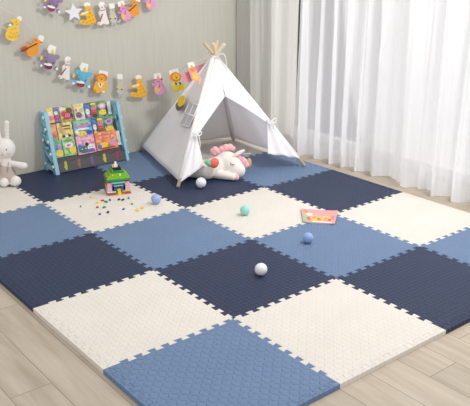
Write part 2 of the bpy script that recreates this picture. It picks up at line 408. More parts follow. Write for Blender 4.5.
# ------------------------------------------------------------------ toy brick house
BR = {k: mat(v, .3, spec=.5) for k, v in dict(red=(206, 58, 46), orange=(232, 120, 50), green=(50, 150, 70), lime=(138, 196, 60), yellow=(245, 206, 60), pink=(232, 178, 206), blue=(44, 96, 176),
      sky=(120, 196, 226), white=(240, 240, 238), black=(30, 30, 34), brown=(150, 78, 60), darkgreen=(30, 110, 84)).items()}
h0, h1 = fl(107.5, 196), fl(131, 193.5)
hd = (h1-h0); hw = hd.length; hrz = math.atan2(hd.y, hd.x)
house = empty('toy_brick_house', (h0+hd*.5), hrz, label='colourful toy brick house with green roof standing on the cream tile', cat='toy house')
S = hw/2; D = .115
def brick(name, a, b, col, studs=True, parent=house, st=.008, sr=.0026):
    bm = bmesh.new(); box(bm, a, b, bev=.0006)
    if studs:
        nx = max(1, int((b[0]-a[0])/st)); ny = max(1, int((b[1]-a[1])/st))
        for i in range(nx):
            for j in range(ny):
                x = a[0]+(i+.5)*(b[0]-a[0])/nx; y = a[1]+(j+.5)*(b[1]-a[1])/ny
                if 2 < i < nx-3 and 2 < j < ny-3: continue
                tube(bm, [(x, y, b[2]), (x, y, b[2]+.0018)], sr, 8)
    return link(name, bm, BR[col], parent)
brick('base_plate', (-S, 0, 0), (S, D, .009), 'red')
brick('base_plate', (-S*.35, -.001, .0005), (S*.5, .004, .0085), 'orange', False)
brick('brick_course', (-S*.98, .003, .009), (S*.98, D-.003, .0165), 'green')
brick('brick_course', (-S*.98, .002, .0168), (-S*.25, .03, .0215), 'white', False)
brick('brick_course', (S*.3, .002, .0168), (S*.98, .03, .0215), 'yellow', False)
for s in (-1, 1):
    x0, x1 = sorted((s*S*.95, s*S*.56)); cols = ['pink', 'pink', 'pink']
    for k in range(3): brick('pillar_brick', (x0, .004, .022+k*.019), (x1, .03, .0405+k*.019), cols[k])
    c4 = ['sky', 'yellow', 'red', 'green'] if s < 0 else ['yellow', 'sky', 'lime', 'white']
    for k in range(4): brick('side_wall', (min(s*S*.95, s*S*.6), .031, .017+k*.0155), (max(s*S*.95, s*S*.6), D-.006, .032+k*.0155), c4[k])
brick('back_wall', (-S*.58, D-.03, .017), (S*.58, D-.006, .078), 'blue')
brick('doorway', (-S*.38, .01, .0168), (-S*.16, .03, .05), 'blue'); brick('doorway', (S*.2, .01, .0168), (S*.42, .03, .05), 'blue')
brick('doorway', (-S*.38, .012, .0505), (S*.42, .03, .058), 'white'); brick('door', (-S*.16, .02, .0168), (S*.2, .028, .05), 'darkgreen', False)
for k in range(4): brick('stair', (-S*.12, -.012+k*.006, .0002), (S*.16, -.006+k*.006+.0001, .010+k*.0085), 'yellow')
brick('balcony', (-S*.55, -.004, .062), (S*.5, .02, .0695), 'darkgreen'); brick('balcony', (-S*.6, -.002, .0715), (S*.56, .02, .083), 'sky')
brick('lintel', (-S*.97, .002, .0845), (S*.97, D-.003, .0905), 'brown'); brick('lintel', (-S*.98, 0, .0795), (-S*.6, .03, .0843), 'red', False); brick('lintel', (S*.6, 0, .0795), (S*.98, .03, .0843), 'red', False)
brick('roof_eave', (-S*1.0, -.008, .091), (S*1.0, D+.006, .1), 'green')
brick('roof_eave', (-S*.96, -.004, .1003), (S*.96, D+.003, .108), 'lime')
for k in range(4):
    q = .88-.14*(k+1)
    brick('roof_course', (-S*(q+.1), .006+k*.0095, .1083+k*.0105), (S*(q+.1), D-.006-k*.0095, .1186+k*.0105), ['lime', 'lime', 'green', 'lime'][k])
brick('roof_tile', (-S*.5, .004, .119), (-S*.36, .012, .126), 'yellow'); brick('roof_tile', (S*.1, .003, .119), (S*.25, .012, .128), 'white')
brick('roof_tile', (-S*.7, .03, .119), (-S*.58, .045, .127), 'yellow'); brick('roof_tile', (-S*.94, .02, .1085), (-S*.82, .04, .118), 'orange')
brick('roof_ridge', (-S*.38, .035, .1506), (S*.34, .08, .161), 'black'); brick('roof_ridge', (-S*.3, .03, .1455), (S*.36, .034, .157), 'black', False)
brick('chimney', (-S*.22, .045, .1612), (S*.1, .068, .178), 'white'); brick('chimney', (-S*.36, .046, .1612), (-S*.24, .064, .175), 'yellow'); brick('chimney', (-S*.14, .048, .1782), (S*.02, .062, .194), 'white')

loose = [(91, 198, 'yellow', .016, .010, 'yellow toy brick lying farthest left in the row nearest the bookshelf'), (98, 203, 'yellow', .018, .014, 'yellow toy brick left of the upper red brick'),
 (102.4, 201, 'red', .018, .012, 'red toy brick touching the long green one'), (106, 202.3, 'green', .026, .010, 'long green toy brick between the upper red and blue ones'), (110, 200.5, 'blue', .02, .010, 'blue toy brick just left of the house, right of the long green one'),
 (97.4, 207.8, 'red', .014, .012, 'red toy brick alone in front of the left yellow brick'), (104.3, 207.8, 'green', .018, .012, 'green toy brick in front of the long green one'), (99.8, 214.8, 'blue', .013, .010, 'dark blue toy brick lying nearest the viewer at left'),
 (108, 212.8, 'black', .018, .012, 'black toy brick alone in front of the house at left'), (119, 200, 'black', .016, .010, 'black toy brick before the yellow stair, left one of a pair'), (123, 200.3, 'black', .018, .010, 'black toy brick before the yellow stair, right one of a pair'),
 (128.6, 198.6, 'green', .016, .010, 'green toy brick by the right front corner of the house'), (132, 204.5, 'green', .011, .008, 'tiny green toy brick right of the house, alone on the cream tile'), (123.6, 209.7, 'blue', .014, .009, 'blue toy brick in the middle of the cream tile'),
 (137.5, 210.8, 'yellow', .024, .016, 'yellow toy brick of the right pair, nearer the viewer'), (142.5, 208.6, 'yellow', .02, .014, 'yellow toy brick of the right pair, farther back'), (80.7, 207, 'green', .01, .008, 'tiny green toy brick farthest left, apart from all others')]
for px, py, c, ln, wd, lab in loose:
    p = fl(px, py)
    r = empty('toy_brick', (p.x, p.y, MT), random.uniform(0, 3), label=lab, cat='toy brick', group='loose toy bricks on the cream tile')
    bm = bmesh.new(); box(bm, (-ln/2, -wd/2, 0), (ln/2, wd/2, .0075), bev=.0006); link('brick_body', bm, BR[c], r)
    for sx in ((-.25, .25) if ln > .012 else (0,)):
        bm = bmesh.new(); tube(bm, [(sx*ln, 0, .0073), (sx*ln, 0, .0093)], .0028, 10); link('stud', bm, BR[c], r)

# ------------------------------------------------------------------ bookshelf
X0, X1 = .928, 1.438; YB, YF, HZ = WY-.005, 2.852, .40
shelf = empty('kids_bookshelf', ((X0+X1)/2, (YB+YF)/2, MT), label='small light blue and grey plastic bookshelf of sloping tiers against the back wall', cat='bookshelf')
SL = shelf.location.copy()
BLUE = mat((150, 204, 224), .35, spec=.5); GREY = mat((92, 90, 92), .5); KNOB = mat((240, 244, 246), .3)
YT = 2.962
def side(x, th, outer):
    bm = bmesh.new()
    def pr(pts): prism3(bm, [Vector((x, y, z+MT)) - SL for y, z in pts], (th, 0, 0))
    # rim: front rail, back rail, foot, cap
    pr([(YF, 0), (YF+.03, 0), (YT+.028, HZ-.012), (YT+.012, HZ), (YT-.006, HZ)])
    pr([(YB-.018, 0), (YB, 0), (YB, HZ-.03), (YB-.01, HZ), (YT+.015, HZ), (YB-.018, HZ-.03)])
    pr([(YF+.025, 0), (YF+.04, 0), (YF+.05, .016), (YB-.055, .016), (YB-.045, 0), (YB-.01, 0), (YB-.01, .05), (YF+.03, .05)])
    # diagonal braces
    def fr(z): return YF+.015+(YT-YF)*z/HZ
    bk = YB-.012
    for z0, z1, back in ((.05, .14, 1), (.14, .16, 0), (.16, .25, 1), (.25, .27, 0), (.27, .34, 1)):
        a, b = ((fr(z0), z0), (bk, z1)) if back else ((bk, z0), (fr(z1), z1))
        pr([(a[0], a[1]), (b[0], b[1]), (b[0], b[1]+.02), (a[0], a[1]+.02)])
    bmesh.ops.recalc_face_normals(bm, faces=bm.faces[:])
    o = link('side_panel', bm, BLUE, shelf)
    for z in (.05, .13, .21, .29, .365):
        for yy in ((fr(z), bk-.02) if z in (.05, .21) else (fr(z),)):
            bm = bmesh.new(); xx = x if outer < 0 else x+th
            tube(bm, [(xx-SL.x, yy-SL.y, z), (xx+outer*.009-SL.x, yy-SL.y, z)], .0105, 12); link('knob', bm, KNOB, o)
side(X0-.026, .026, -1); side(X1, .02, 1)
tilt = math.atan2(YT-YF, HZ)
def sp(s, back): # point on a slope plane: s up along slope, back = distance behind front plane
    return Vector((0, YF+.012+s*math.sin(tilt)+back*math.cos(tilt), MT+s*math.cos(tilt)-back*math.sin(tilt)))
# bottom front with scalloped top
bm = bmesh.new(); n = 40; top = []
for k in range(n+1):
    x = X0+(X1-X0)*k/n; top.append((x, .072-.007*math.cos(k/n*2*PI*5)))
pts = [(X0, .006), (X1, .006)] + top[::-1]
prism3(bm, [Vector((x, 0, 0))+sp(z, 0)-SL for x, z in pts], (0, .008, 0)); bmesh.ops.recalc_face_normals(bm, faces=bm.faces[:])
front = link('front_panel', bm, GREY, shelf)
deccol = [(176, 196, 70), (150, 110, 96), (120, 96, 160), (214, 190, 70), (170, 60, 90)]
for k in range(5):
    x = X0+(X1-X0)*(.115+.19*k); bm = bmesh.new()
    shp = smooth_poly([(-.006, .022), (.0, .03), (.007, .024), (.005, .012), (.009, .006), (.004, -.002), (.006, -.012), (-.002, -.012), (-.006, -.004), (-.01, .004), (-.005, .01)])
    prism3(bm, [Vector((x+a*1.6, -.0015, 0))+sp(.034+b*1.5, 0)-SL for a, b in shp], (0, .001, 0)); bmesh.ops.recalc_face_normals(bm, faces=bm.faces[:])
    tag(link('animal_cutout_decoration', bm, mat(deccol[k], .5), front), label='coloured animal shaped cutout')
# tier backs, ledges
for k, (s0, s1, bk) in enumerate(((.02, .17, .024), (.14, .29, .046), (.25, .375, .068))):
    bm = bmesh.new()
    prism3(bm, [Vector((x, 0, 0))+sp(s, bk)-SL for x, s in ((X0, s0), (X1, s0), (X1, s1), (X0, s1))], (0, .004, 0))
    prism3(bm, [Vector((X0, 0, 0))+sp(s0, bk)-SL, Vector((X1, 0, 0))+sp(s0, bk)-SL, Vector((X1, 0, 0))+sp(s0, bk-.02)-SL, Vector((X0, 0, 0))+sp(s0, bk-.02)-SL], (0, 0, .004))
    bmesh.ops.recalc_face_normals(bm, faces=bm.faces[:]); link('tier', bm, GREY, shelf)

Yc, G_, R_, P_, W_, B_, O_, K_, Br_, T_ = (246, 214, 70), (120, 176, 90), (200, 66, 60), (228, 120, 170), (238, 234, 226), (70, 130, 196), (236, 140, 80), (50, 46, 60), (120, 80, 70), (90, 180, 176)
# row, x0,y0(top-left px), x1,y1(top-right px), height m, colours, decorations (u,v,ru,rv,colour)
books = [
 (2, 45.5, 108.6, 52, 107.6, .10, (244, 216, 110), [(.5, .3, .4, .16, P_), (.45, .62, .3, .14, W_), (.5, .85, .4, .08, Yc)], 'yellow picture book at the left end of the top tier'),
 (2, 52.4, 107.8, 58, 107, .10, (150, 110, 180), [(.5, .3, .35, .14, R_), (.4, .62, .35, .12, W_), (.6, .82, .3, .1, B_)], 'purple picture book second from left on the top tier'),
 (2, 58.4, 107, 71.6, 105, .11, (168, 196, 104), [(.72, .7, .25, .2, Br_), (.3, .52, .22, .18, R_), (.55, .4, .2, .14, P_), (.85, .35, .12, .2, K_), (.2, .85, .3, .1, W_), (.5, .25, .4, .08, R_)], 'green picture book with red and brown figures on the top tier'),
 (2, 72.6, 104.8, 82.6, 103, .115, (232, 230, 210), [(.5, .86, .4, .1, (240, 226, 90)), (.4, .35, .3, .17, (120, 80, 120)), (.7, .6, .22, .14, (180, 210, 150)), (.2, .65, .15, .1, P_)], 'cream picture book with a dark purple round figure on the top tier'),
 (2, 83.2, 103.5, 88.5, 102.6, .11, (60, 108, 170), [(.5, .45, .4, .2, W_), (.5, .8, .35, .1, B_), (.6, .2, .3, .1, P_)], 'narrow blue picture book on the top tier'),
 (2, 88.8, 102.6, 95.6, 101.4, .11, (96, 150, 88), [(.5, .6, .38, .12, P_), (.5, .38, .4, .13, R_), (.5, .88, .4, .07, Yc), (.5, .15, .4, .1, K_)], 'green and red picture book on the top tier, left of the white starred one'),
 (2, 96, 101.4, 105.6, 100, .11, (90, 160, 130), [(.5, .68, .4, .18, (240, 170, 200)), (.5, .7, .22, .1, W_), (.5, .28, .42, .17, Yc), (.5, .93, .45, .05, G_), (.9, .4, .08, .3, K_)], 'pink and yellow patterned picture book at the right end of the top tier'),
 (1, 46.6, 125.3, 55.2, 123.8, .115, (238, 150, 100), [(.5, .7, .3, .12, (246, 190, 130)), (.45, .35, .3, .14, (220, 110, 90)), (.5, .12, .4, .07, T_)], 'orange picture book at the left end of the middle tier'),
 (1, 55.8, 123.6, 71, 121.2, .115, (236, 216, 120), [(.2, .6, .12, .2, (210, 160, 130)), (.6, .78, .3, .05, Br_), (.62, .62, .25, .04, Br_), (.35, .2, .1, .08, K_), (.55, .2, .12, .09, W_), (.72, .2, .1, .08, K_)], 'yellow picture book on the middle tier'),
 (1, 72, 121.5, 90.3, 118, .12, (84, 150, 206), [(.5, .86, .42, .07, (150, 210, 120)), (.5, .66, .4, .07, P_), (.5, .48, .35, .06, W_), (.4, .2, .26, .17, Yc), (.8, .25, .15, .12, (60, 90, 170)), (.15, .35, .1, .12, W_)], 'wide blue picture book with yellow figure on the middle tier'),
 (1, 91, 118.6, 95.2, 117.8, .115, (50, 100, 170), [(.5, .45, .4, .18, W_), (.5, .8, .4, .1, B_), (.5, .15, .4, .1, Yc)], 'narrow blue picture book on the middle tier'),
 (1, 95.6, 117.8, 102.3, 116.6, .115, (110, 150, 90), [(.5, .62, .38, .15, P_), (.5, .35, .4, .14, R_), (.5, .88, .4, .07, Yc), (.5, .12, .4, .08, Br_)], 'green and red picture book on the middle tier'),
 (1, 102.7, 116.6, 112.6, 115, .115, (90, 160, 130), [(.5, .66, .38, .17, (236, 150, 190)), (.5, .68, .2, .1, B_), (.5, .22, .42, .17, Yc), (.5, .93, .45, .05, G_), (.92, .4, .07, .3, K_)], 'pink and yellow patterned picture book at the right end of the middle tier'),
 (0, 51.3, 141.5, 60.8, 139.8, .115, (96, 184, 190), [(.5, .86, .4, .08, G_), (.4, .6, .3, .14, (100, 130, 190)), (.62, .25, .4, .2, Yc), (.7, .6, .2, .1, P_)], 'teal picture book at the left end of the front tier'),
 (0, 61.4, 139.8, 74, 137.2, .115, (150, 200, 150), [(.5, .88, .4, .07, (90, 170, 90)), (.5, .62, .34, .15, W_), (.45, .6, .14, .08, P_), (.72, .3, .26, .2, Yc), (.2, .25, .15, .12, (200, 220, 120))], 'green and white picture book on the front tier'),
 (0, 75, 137, 93.2, 133.6, .125, (240, 158, 186), [(.5, .82, .38, .05, (250, 190, 200)), (.35, .25, .3, .2, (70, 120, 120)), (.75, .3, .2, .2, W_), (.55, .5, .1, .1, K_), (.72, .15, .22, .1, (120, 100, 180)), (.15, .45, .1, .12, B_)], 'large pink picture book in the middle of the front tier'),
 (0, 93.8, 133.4, 115, 129, .125, (242, 160, 110), [(.5, .8, .4, .05, (230, 120, 90)), (.45, .62, .3, .04, (230, 120, 90)), (.35, .25, .24, .16, Yc), (.8, .3, .17, .15, (240, 150, 190)), (.6, .2, .1, .1, G_), (.15, .2, .1, .14, B_), (.5, .08, .4, .06, R_)], 'large orange picture book at the right of the front tier'),
 (0, 115.6, 131, 119, 130.4, .10, (236, 234, 226), [(.5, .5, .3, .3, (214, 214, 220))], 'narrow white book squeezed beside the large orange one on the front tier'),
 (2, 106.2, 101.4, 110, 101.6, .09, (230, 228, 220), [(.5, .5, .3, .3, (204, 206, 212))], 'narrow white book at the far right of the top tier'),
]
xa = Vector((1, 0, 0)); ua = Vector((0, math.sin(tilt), math.cos(tilt))); na = Vector((0, -math.cos(tilt), math.sin(tilt)))
for row, px0, py0, px1, py1, hh, base, dec, lab in books:
    bk = (.012, .034, .056)[row]
    c0 = sp(0, bk); a = on_plane(px0, py0, na, c0); b = on_plane(px1, py1, na, c0)
    st = ((a-c0).dot(ua)+(b-c0).dot(ua))/2; wx = b.x-a.x
    th = .009
    r = empty('picture_book', (a.x+wx/2, (c0+ua*(st-hh)).y, (c0+ua*(st-hh)).z), label=lab, cat='book', group='picture books on the bookshelf tiers')
    L0 = Vector(r.location)
    def Q(u, v, d): return Vector((a.x+wx*u, 0, 0)) + Vector((0, c0.y, c0.z)) + ua*(st-hh+hh*v) + na*d - L0
    bm = bmesh.new()
    blend = lambda c2, k: tuple(int((1-k)*c+k*q) for c, q in zip(base, c2))
    ms = [patchy('cover_print', [base, blend(dec[0][4], .5), blend(dec[-1][4], .45), blend((255, 255, 255), .35), blend((60, 50, 60), .3)], 55)] + [mat(d[4], .4) for d in dec]
    prism3(bm, [Q(0, 0, -.0012), Q(1, 0, -.0012), Q(1, 1, -.0012), Q(0, 1, -.0012)], na*.0012, 0)
    prism3(bm, [Q(0, 0, -th), Q(1, 0, -th), Q(1, 1, -th), Q(0, 1, -th)], na*.0012, 0)
    prism3(bm, [Q(0, 0, -th), Q(.03, 0, -th), Q(.03, 1, -th), Q(0, 1, -th)], na*th, 0)
    for k, (u, v, ru, rv, c) in enumerate(dec):
        prism3(bm, [Q(min(.99, max(.01, x)), min(.99, max(.01, y)), .0001+k*.00012) for x, y in ell(u, v, ru, rv, 12)], na*.0002, k+1)
        if ru > .15 and rv > .09:   # face-like dots inside the bigger figures
            for du in (-.35, .35): prism3(bm, [Q(x, y, .0012) for x, y in ell(u+du*ru, v+rv*.2, ru*.13, rv*.16, 6)], na*.0002, (k+1) % len(dec) + 1)
    bmesh.ops.recalc_face_normals(bm, faces=bm.faces[:])
    link('cover', bm, ms, r)
    bm = bmesh.new(); prism3(bm, [Q(.04, .01, -th+.0013), Q(.985, .01, -th+.0013), Q(.985, .985, -th+.0013), Q(.04, .985, -th+.0013)], na*(th-.0027)); bmesh.ops.recalc_face_normals(bm, faces=bm.faces[:])
    link('pages', bm, mat((240, 236, 226), .8), r)

# ------------------------------------------------------------------ tent
AP = Vector((1.93, 2.47, .72+MT))
FL_, FR_, BR_, BL_ = Vector((1.375, 2.13, MT)), Vector((2.298, 1.956, MT)), Vector((2.36, 2.81, MT)), Vector((1.635, 3.0, MT))
tent = empty('play_tent', (1.92, 2.47, MT), label='white fabric play tent on four wooden poles with its front flaps tied open', cat='tent')
TO = Vector(tent.location)
CAN = mat((250, 248, 252), .85, spec=.1, trans=.15, nscale=60); CANB = mat((250, 248, 252), .85, spec=.1, trans=.6, nscale=60); SLV = mat((246, 243, 244), .85, spec=.1, nscale=60); POLE = mat((222, 200, 170), .55, noise=.1, nscale=40); CORD = mat((244, 244, 246), .8)
PT = {}
for k, f in enumerate((FL_, FR_, BR_, BL_)):
    off = Vector(((-.012, .012), (.012, .012), (.012, -.012), (-.012, -.012))[k]).to_3d()
    p1 = AP + off*.6; PT[f.copy().freeze()] = p1; top = p1 + (p1-f)*(.125, .12, .13, .12)[k]
    f = f + Vector((0, 0, .006))
    bm = bmesh.new(); tube(bm, [f-TO, (f+top)/2-TO, top-TO], .0115, 12)
    link('pole', bm, POLE, tent)
def lerp(a, b, t): return a+(b-a)*t
def poly_at(pts, t):
    n = len(pts)-1; x = min(t*n, n-1e-6); i = int(x); return lerp(pts[i], pts[i+1], x-i)
def cloth(bm, E1, E2, nu, nv, out, amp=0, folds=0, sag=0, t0=0):
    """patch between the two edge polylines (functions of t) with folds growing with t"""
    V = []
    for j in range(nv+1):
        t = t0+(1-t0)*j/nv; a, b = E1(t), E2(t); row = []
        for i in range(nu+1):
            u = i/nu; p = lerp(a, b, u)
            p = p + out*(amp*t*math.sin(u*PI*folds)*math.sin(u*PI)**.5 - sag*math.sin(u*PI)*math.sin(t*PI)**.7)
            row.append(bm.verts.new(p-TO))
        V.append(row)
    for j in range(nv):
        for i in range(nu): bm.faces.new((V[j][i], V[j][i+1], V[j+1][i+1], V[j+1][i])).smooth = True
def nrm(a, b, c, toward):
    n = (b-a).cross(c-a).normalized()
    return n if n.dot(toward-(a+b+c)/3) > 0 else -n
def solid(o, th=.0016):
    m = o.modifiers.new('cloth_thickness', 'SOLIDIFY'); m.thickness = th; m.offset = 0
    return o
cen = Vector((1.92, 2.47, .2))
def panel(name, a, b, hem=.035, cm=None, sag=.012, amp=.004, folds=5):
    n = -nrm(AP, a, b, cen); s = n*.015
    top = AP + Vector((0, 0, -.012))
    ha, hb = lerp(AP, a, 1-hem), lerp(AP, b, 1-hem)
    bm = bmesh.new(); cloth(bm, lambda t: lerp(top, ha, t)+s, lambda t: lerp(top, hb, t)+s, 26, 24, n, amp, folds, sag, .015)
    bmesh.ops.remove_doubles(bm, verts=bm.verts[:], dist=1e-5)
    return solid(link(name, bm, cm or CAN, tent, True)), n
pl_l, nL = panel('side_panel', BL_, FL_, .05); panel('side_panel', FR_, BR_, .03, CANB); panel('back_panel', BR_, BL_, .03, CANB)
nF = -nrm(AP, FL_, FR_, cen); sF = nF*.017
def fp(x, y, d=0): return on_plane(x, y, nF, AP+sF) + nF*d
ATop = AP + Vector((0, 0, -.012)) + sF
def poleF(f, t): return lerp(ATop, f+sF, t)
def t_at(f, ypx):   # parameter on the pole where it shows at image row ypx
    best = min(range(101), key=lambda k: abs(_row(poleF(f, k/100))-ypx)); return best/100
def _row(p):
    d = p-CP; return CY - FPX*d.dot(_u)/d.dot(_f)
tL, tR = t_at(FL_, 137), t_at(FR_, 124)
Op = fp(225, 96.5)
T1, T2 = fp(197, 136), fp(267, 123)
L1 = poleF(FL_, tL) ; R1 = poleF(FR_, tR)
def brk(a, b, c, k=.42, bow=0):
    def f(t):
        if t < k: return lerp(a, b, t/k)
        q = (t-k)/(1-k); return lerp(b, c, q) + bow*math.sin(q*PI)
    return f
bm = bmesh.new()
cloth(bm, lambda t: lerp(ATop, L1, t), brk(ATop, Op, T1, .42, Vector((.01, 0, .012))), 20, 24, nF, .004, 3, 0, .012)
cloth(bm, lambda t: lerp(ATop, R1, t), brk(ATop, Op, T2, .42, Vector((-.006, 0, .012))), 20, 24, nF, .004, 3, 0, .012)
bmesh.ops.remove_doubles(bm, verts=bm.verts[:], dist=1e-5)
solid(link('front_panel', bm, CAN, tent, True))
def flap(P0, P1, pf, t0, hemL, hemR):
    bm = bmesh.new(); V = []; nu, nv = 28, 16
    for j in range(nv+1):
        t = j/nv; a = lerp(P0, hemL, t); b = lerp(P1, hemR, t**.8) if True else 0
        row = []
        for i in range(nu+1):
            u = i/nu; p = lerp(a, b, u) + nF*(.011*math.sin(u*PI*4.5)*(.35+.65*t)*math.sin(u*PI)**.3 + .012*math.sin(u*PI))
            row.append(bm.verts.new(p-TO))
        V.append(row)
    for j in range(nv):
        for i in range(nu): bm.faces.new((V[j][i], V[j][i+1], V[j+1][i+1], V[j+1][i]))
    return solid(link('door_flap', bm, CAN, tent, True))
flap(L1, T1, FL_, tL, poleF(FL_, .965), fp(204, 166)); flap(R1, T2, FR_, tR, poleF(FR_, .93), fp(267.5, 154))
# pole sleeves along the front edges
for f, e in ((FL_, .935), (FR_, .92), (BR_, .96), (BL_, .94)):
    bm = bmesh.new(); tube(bm, [lerp(PT[f.freeze()], f, .02)-TO, lerp(PT[f], f, .5)-TO, lerp(PT[f], f, e)-TO], .0175, 14); link('pole_sleeve', bm, SLV, tent, True)
def bow(c, n, s=1.0, side=1):
    bm = bmesh.new(); c = c + n*.03; rt = Vector((n.y, -n.x, 0)).normalized()*-1; up = Vector((0, 0, 1))
    for sg in (-1, 1):
        tube(bm, [c-TO + (rt*sg*math.sin(a)*.022 + up*(.016*math.sin(2*a)*.6 + .006*math.sin(a)) )*s + n*.004*math.sin(a) for a in [PI*k/12 for k in range(13)]], .0042, 6)
        tube(bm, [c-TO + (rt*sg*(.004+.014*q) - up*.062*q)*s + n*(.004+.006*math.sin(q*5)) for q in [k/8 for k in range(9)]], .0036, 6)
    ball(bm, c-TO, .006*s, seg=10)
    link('tie_bow', bm, CORD, tent, True)
bow(lerp(L1, T1, .6), nF, 1.3); bow(lerp(R1, T2, .45), nF, 1.6)
# cord wound round the crossing with a loop
bm = bmesh.new()
for k in range(3): tube(bm, [AP-TO + Vector((math.cos(a)*.021, math.sin(a)*.021, -.006+k*.006)) for a in [2*PI*q/16 for q in range(17)]], .0035, 6)
tube(bm, [AP-TO + _r*(.02+.055*math.sin(q*PI*.62)) + Vector((0, 0, .01-.13*q*q+.03*math.sin(q*PI))) - Vector((.02, .03, 0)) for q in [k/14 for k in range(15)]], .003, 6)
link('lashing_cord', bm, CORD, tent, True)
# mesh window in the left side
pL0 = AP + nL*.015
def lp(x, y, d=.014): return on_plane(x, y, nL, pL0) + nL*(d-.006)
zc = lambda x, y: (165+x/4.06, 80+y/4.06)
quad = [zc(104, 92), zc(140, 105), zc(103, 192), zc(64, 182)]
bm = bmesh.new(); prism3(bm, [lp(*q)-TO for q in quad], nL*.001); bmesh.ops.recalc_face_normals(bm, faces=bm.faces[:])
wm = link('mesh_window', bm, mat((196, 196, 204), .9, spec=.1), tent); tag(wm, label='grey see-through mesh window')
bm = bmesh.new()
def strip(a, b, w=.0055): tube(bm, [lp(*a, .015)-TO, lp(*b, .015)-TO], w*.55, 6)
mid = lambda a, b: ((a[0]+b[0])/2, (a[1]+b[1])/2)
for k in range(4): strip(quad[k], quad[(k+1) % 4])
strip(mid(quad[0], quad[3]), mid(quad[1], quad[2]), .009); strip(mid(quad[0], quad[1]), mid(quad[2], quad[3]), .006)
link('window_trim', bm, CAN, wm, True)

# felt leaves hanging on the tent side
lo = empty('leaf_ornament', lp(187, 92, .012), label='pair of felt leaves, yellow and grey, hanging on the left side of the tent', cat='ornament')
for (cx, cy, rx, ry, rot, col, d, nm) in ((68, 107, 15, 24, .35, (112, 112, 112), .022, 'grey leaf'), (78, 92, 14, 24, .35, (240, 204, 60), .028, 'yellow leaf')):
    bm = bmesh.new()
    pts = []
    for a in range(20):
        th = 2*PI*a/20; x = rx*math.cos(th); y = ry*math.sin(th); x *= 1-.25*abs(math.sin(th))**3
        pts.append((cx + x*math.cos(rot)-y*math.sin(rot), cy + x*math.sin(rot)+y*math.cos(rot)))
    prism3(bm, [lp(*zc(*q), d)-lo.location for q in pts], nL*.003)
    tube(bm, [lp(*zc(cx+ry*.8*math.sin(rot), cy-ry*.8*math.cos(rot)), d+.004)-lo.location, lp(*zc(cx-ry*.8*math.sin(rot), cy+ry*.8*math.cos(rot)), d+.004)-lo.location], .001, 5)
    bmesh.ops.recalc_face_normals(bm, faces=bm.faces[:]); tag(link('leaf', bm, mat(col, .8), lo), label=nm)
bm = bmesh.new(); tube(bm, [lp(*zc(90, 70), .016)-lo.location, lp(*zc(104, 40), .014)-lo.location, lp(*zc(118, 12), .012)-lo.location], .0012, 5); link('cord', bm, CORD, lo)

# ------------------------------------------------------------------ plush helpers
PL = mat((240, 233, 227), .95, spec=.1, sheen=.4, nscale=120)
def plush(name, parts, m, parent, vox=.005, sm=6):
    bm = bmesh.new(); Lc = Vector(parent.location)
    for c, r, M in parts:
        c = Vector(c); c.z = max(c.z, MT+.001+(r if isinstance(r, (int, float)) else r[2])); ball(bm, c-Lc, r, M=M)
    o = link(name, bm, m, parent, True)
    a = o.modifiers.new('r', 'REMESH'); a.mode = 'VOXEL'; a.voxel_size = vox; a.use_smooth_shade = True
    b = o.modifiers.new('s', 'SMOOTH'); b.iterations = sm; b.factor = .6
    return o
def chain(p, q, r0, r1, n=6):
    return [(Vector(p).lerp(Vector(q), k/(n-1)), r0+(r1-r0)*k/(n-1), None) for k in range(n)]
def orient(d, up=(0, 0, 1)):
    return Vector(d).to_track_quat('Z', 'Y').to_matrix()

# ---- unicorn
uni = empty('unicorn_plush', fl(215, 178), label='white plush unicorn with pink mane lying asleep in the tent opening', cat='plush toy')
ur, uu = _r.copy(), Vector((0, 0, 1)); uf = Vector((-_f.x, -_f.y, 0)).normalized()   # image-right, up, toward the viewer
hc = fl(227, 163, .078); mz = fl(238, 170.5, .05)
uhd = (mz-hc).normalized()
b1 = fl(207, 171, .055); b2 = fl(190, 170, .06) + Vector((.02, .05, 0))
parts = [(hc, .078, None), (mz, .05, None), (hc.lerp(mz, .5), .068, None)]
parts += chain(hc + Vector((-.02, .02, -.02)), b1 + Vector((0, 0, .005)), .066, .062, 5) + chain(b1, b2, .062, .06, 5)
arm0 = fl(213, 173, .035); arm1 = fl(233, 177.5, .022)
parts += chain(arm0, arm1, .034, .022, 7)
hinda = b2 + Vector((.06, .08, -.02))
parts += chain(b2, hinda, .06, .05, 4)
plush('body', parts, PL, uni, .006, 8)
PINK = mat((246, 186, 194), .9, sheen=.3); 
bm = bmesh.new(); hp = fl(236.5, 177.6, .020); ball(bm, hp - uni.location, (.018, .018, .0195)); link('hoof', bm, PINK, uni, True)
mane = [(212.5, 152, .02), (215, 150.5, .022), (218.5, 152.5, .02), (222, 150, .022), (226, 148.5, .024), (230, 148, .022), (233, 149.5, .016), (214.5, 154.5, .018)]
plush('mane', [(hc + (on_plane(x, y, uf, hc)-hc) - uf*.025, r, None) for x, y, r in mane], PINK, uni, .004, 3)
def face(x, y, d=0):   # nearest hit on the head spheres along the view ray
    o, dr = CP, ray(x, y).normalized(); best = None
    for c, r, _ in parts[:3]:
        oc = o-c; b_ = oc.dot(dr); q = b_*b_-(oc.length_squared-r*r)
        if q > 0:
            t = -b_-math.sqrt(q)
            if best is None or t < best: best = t
    if best is None: best = (hc-o).length-.03
    return o+dr*(best-d)
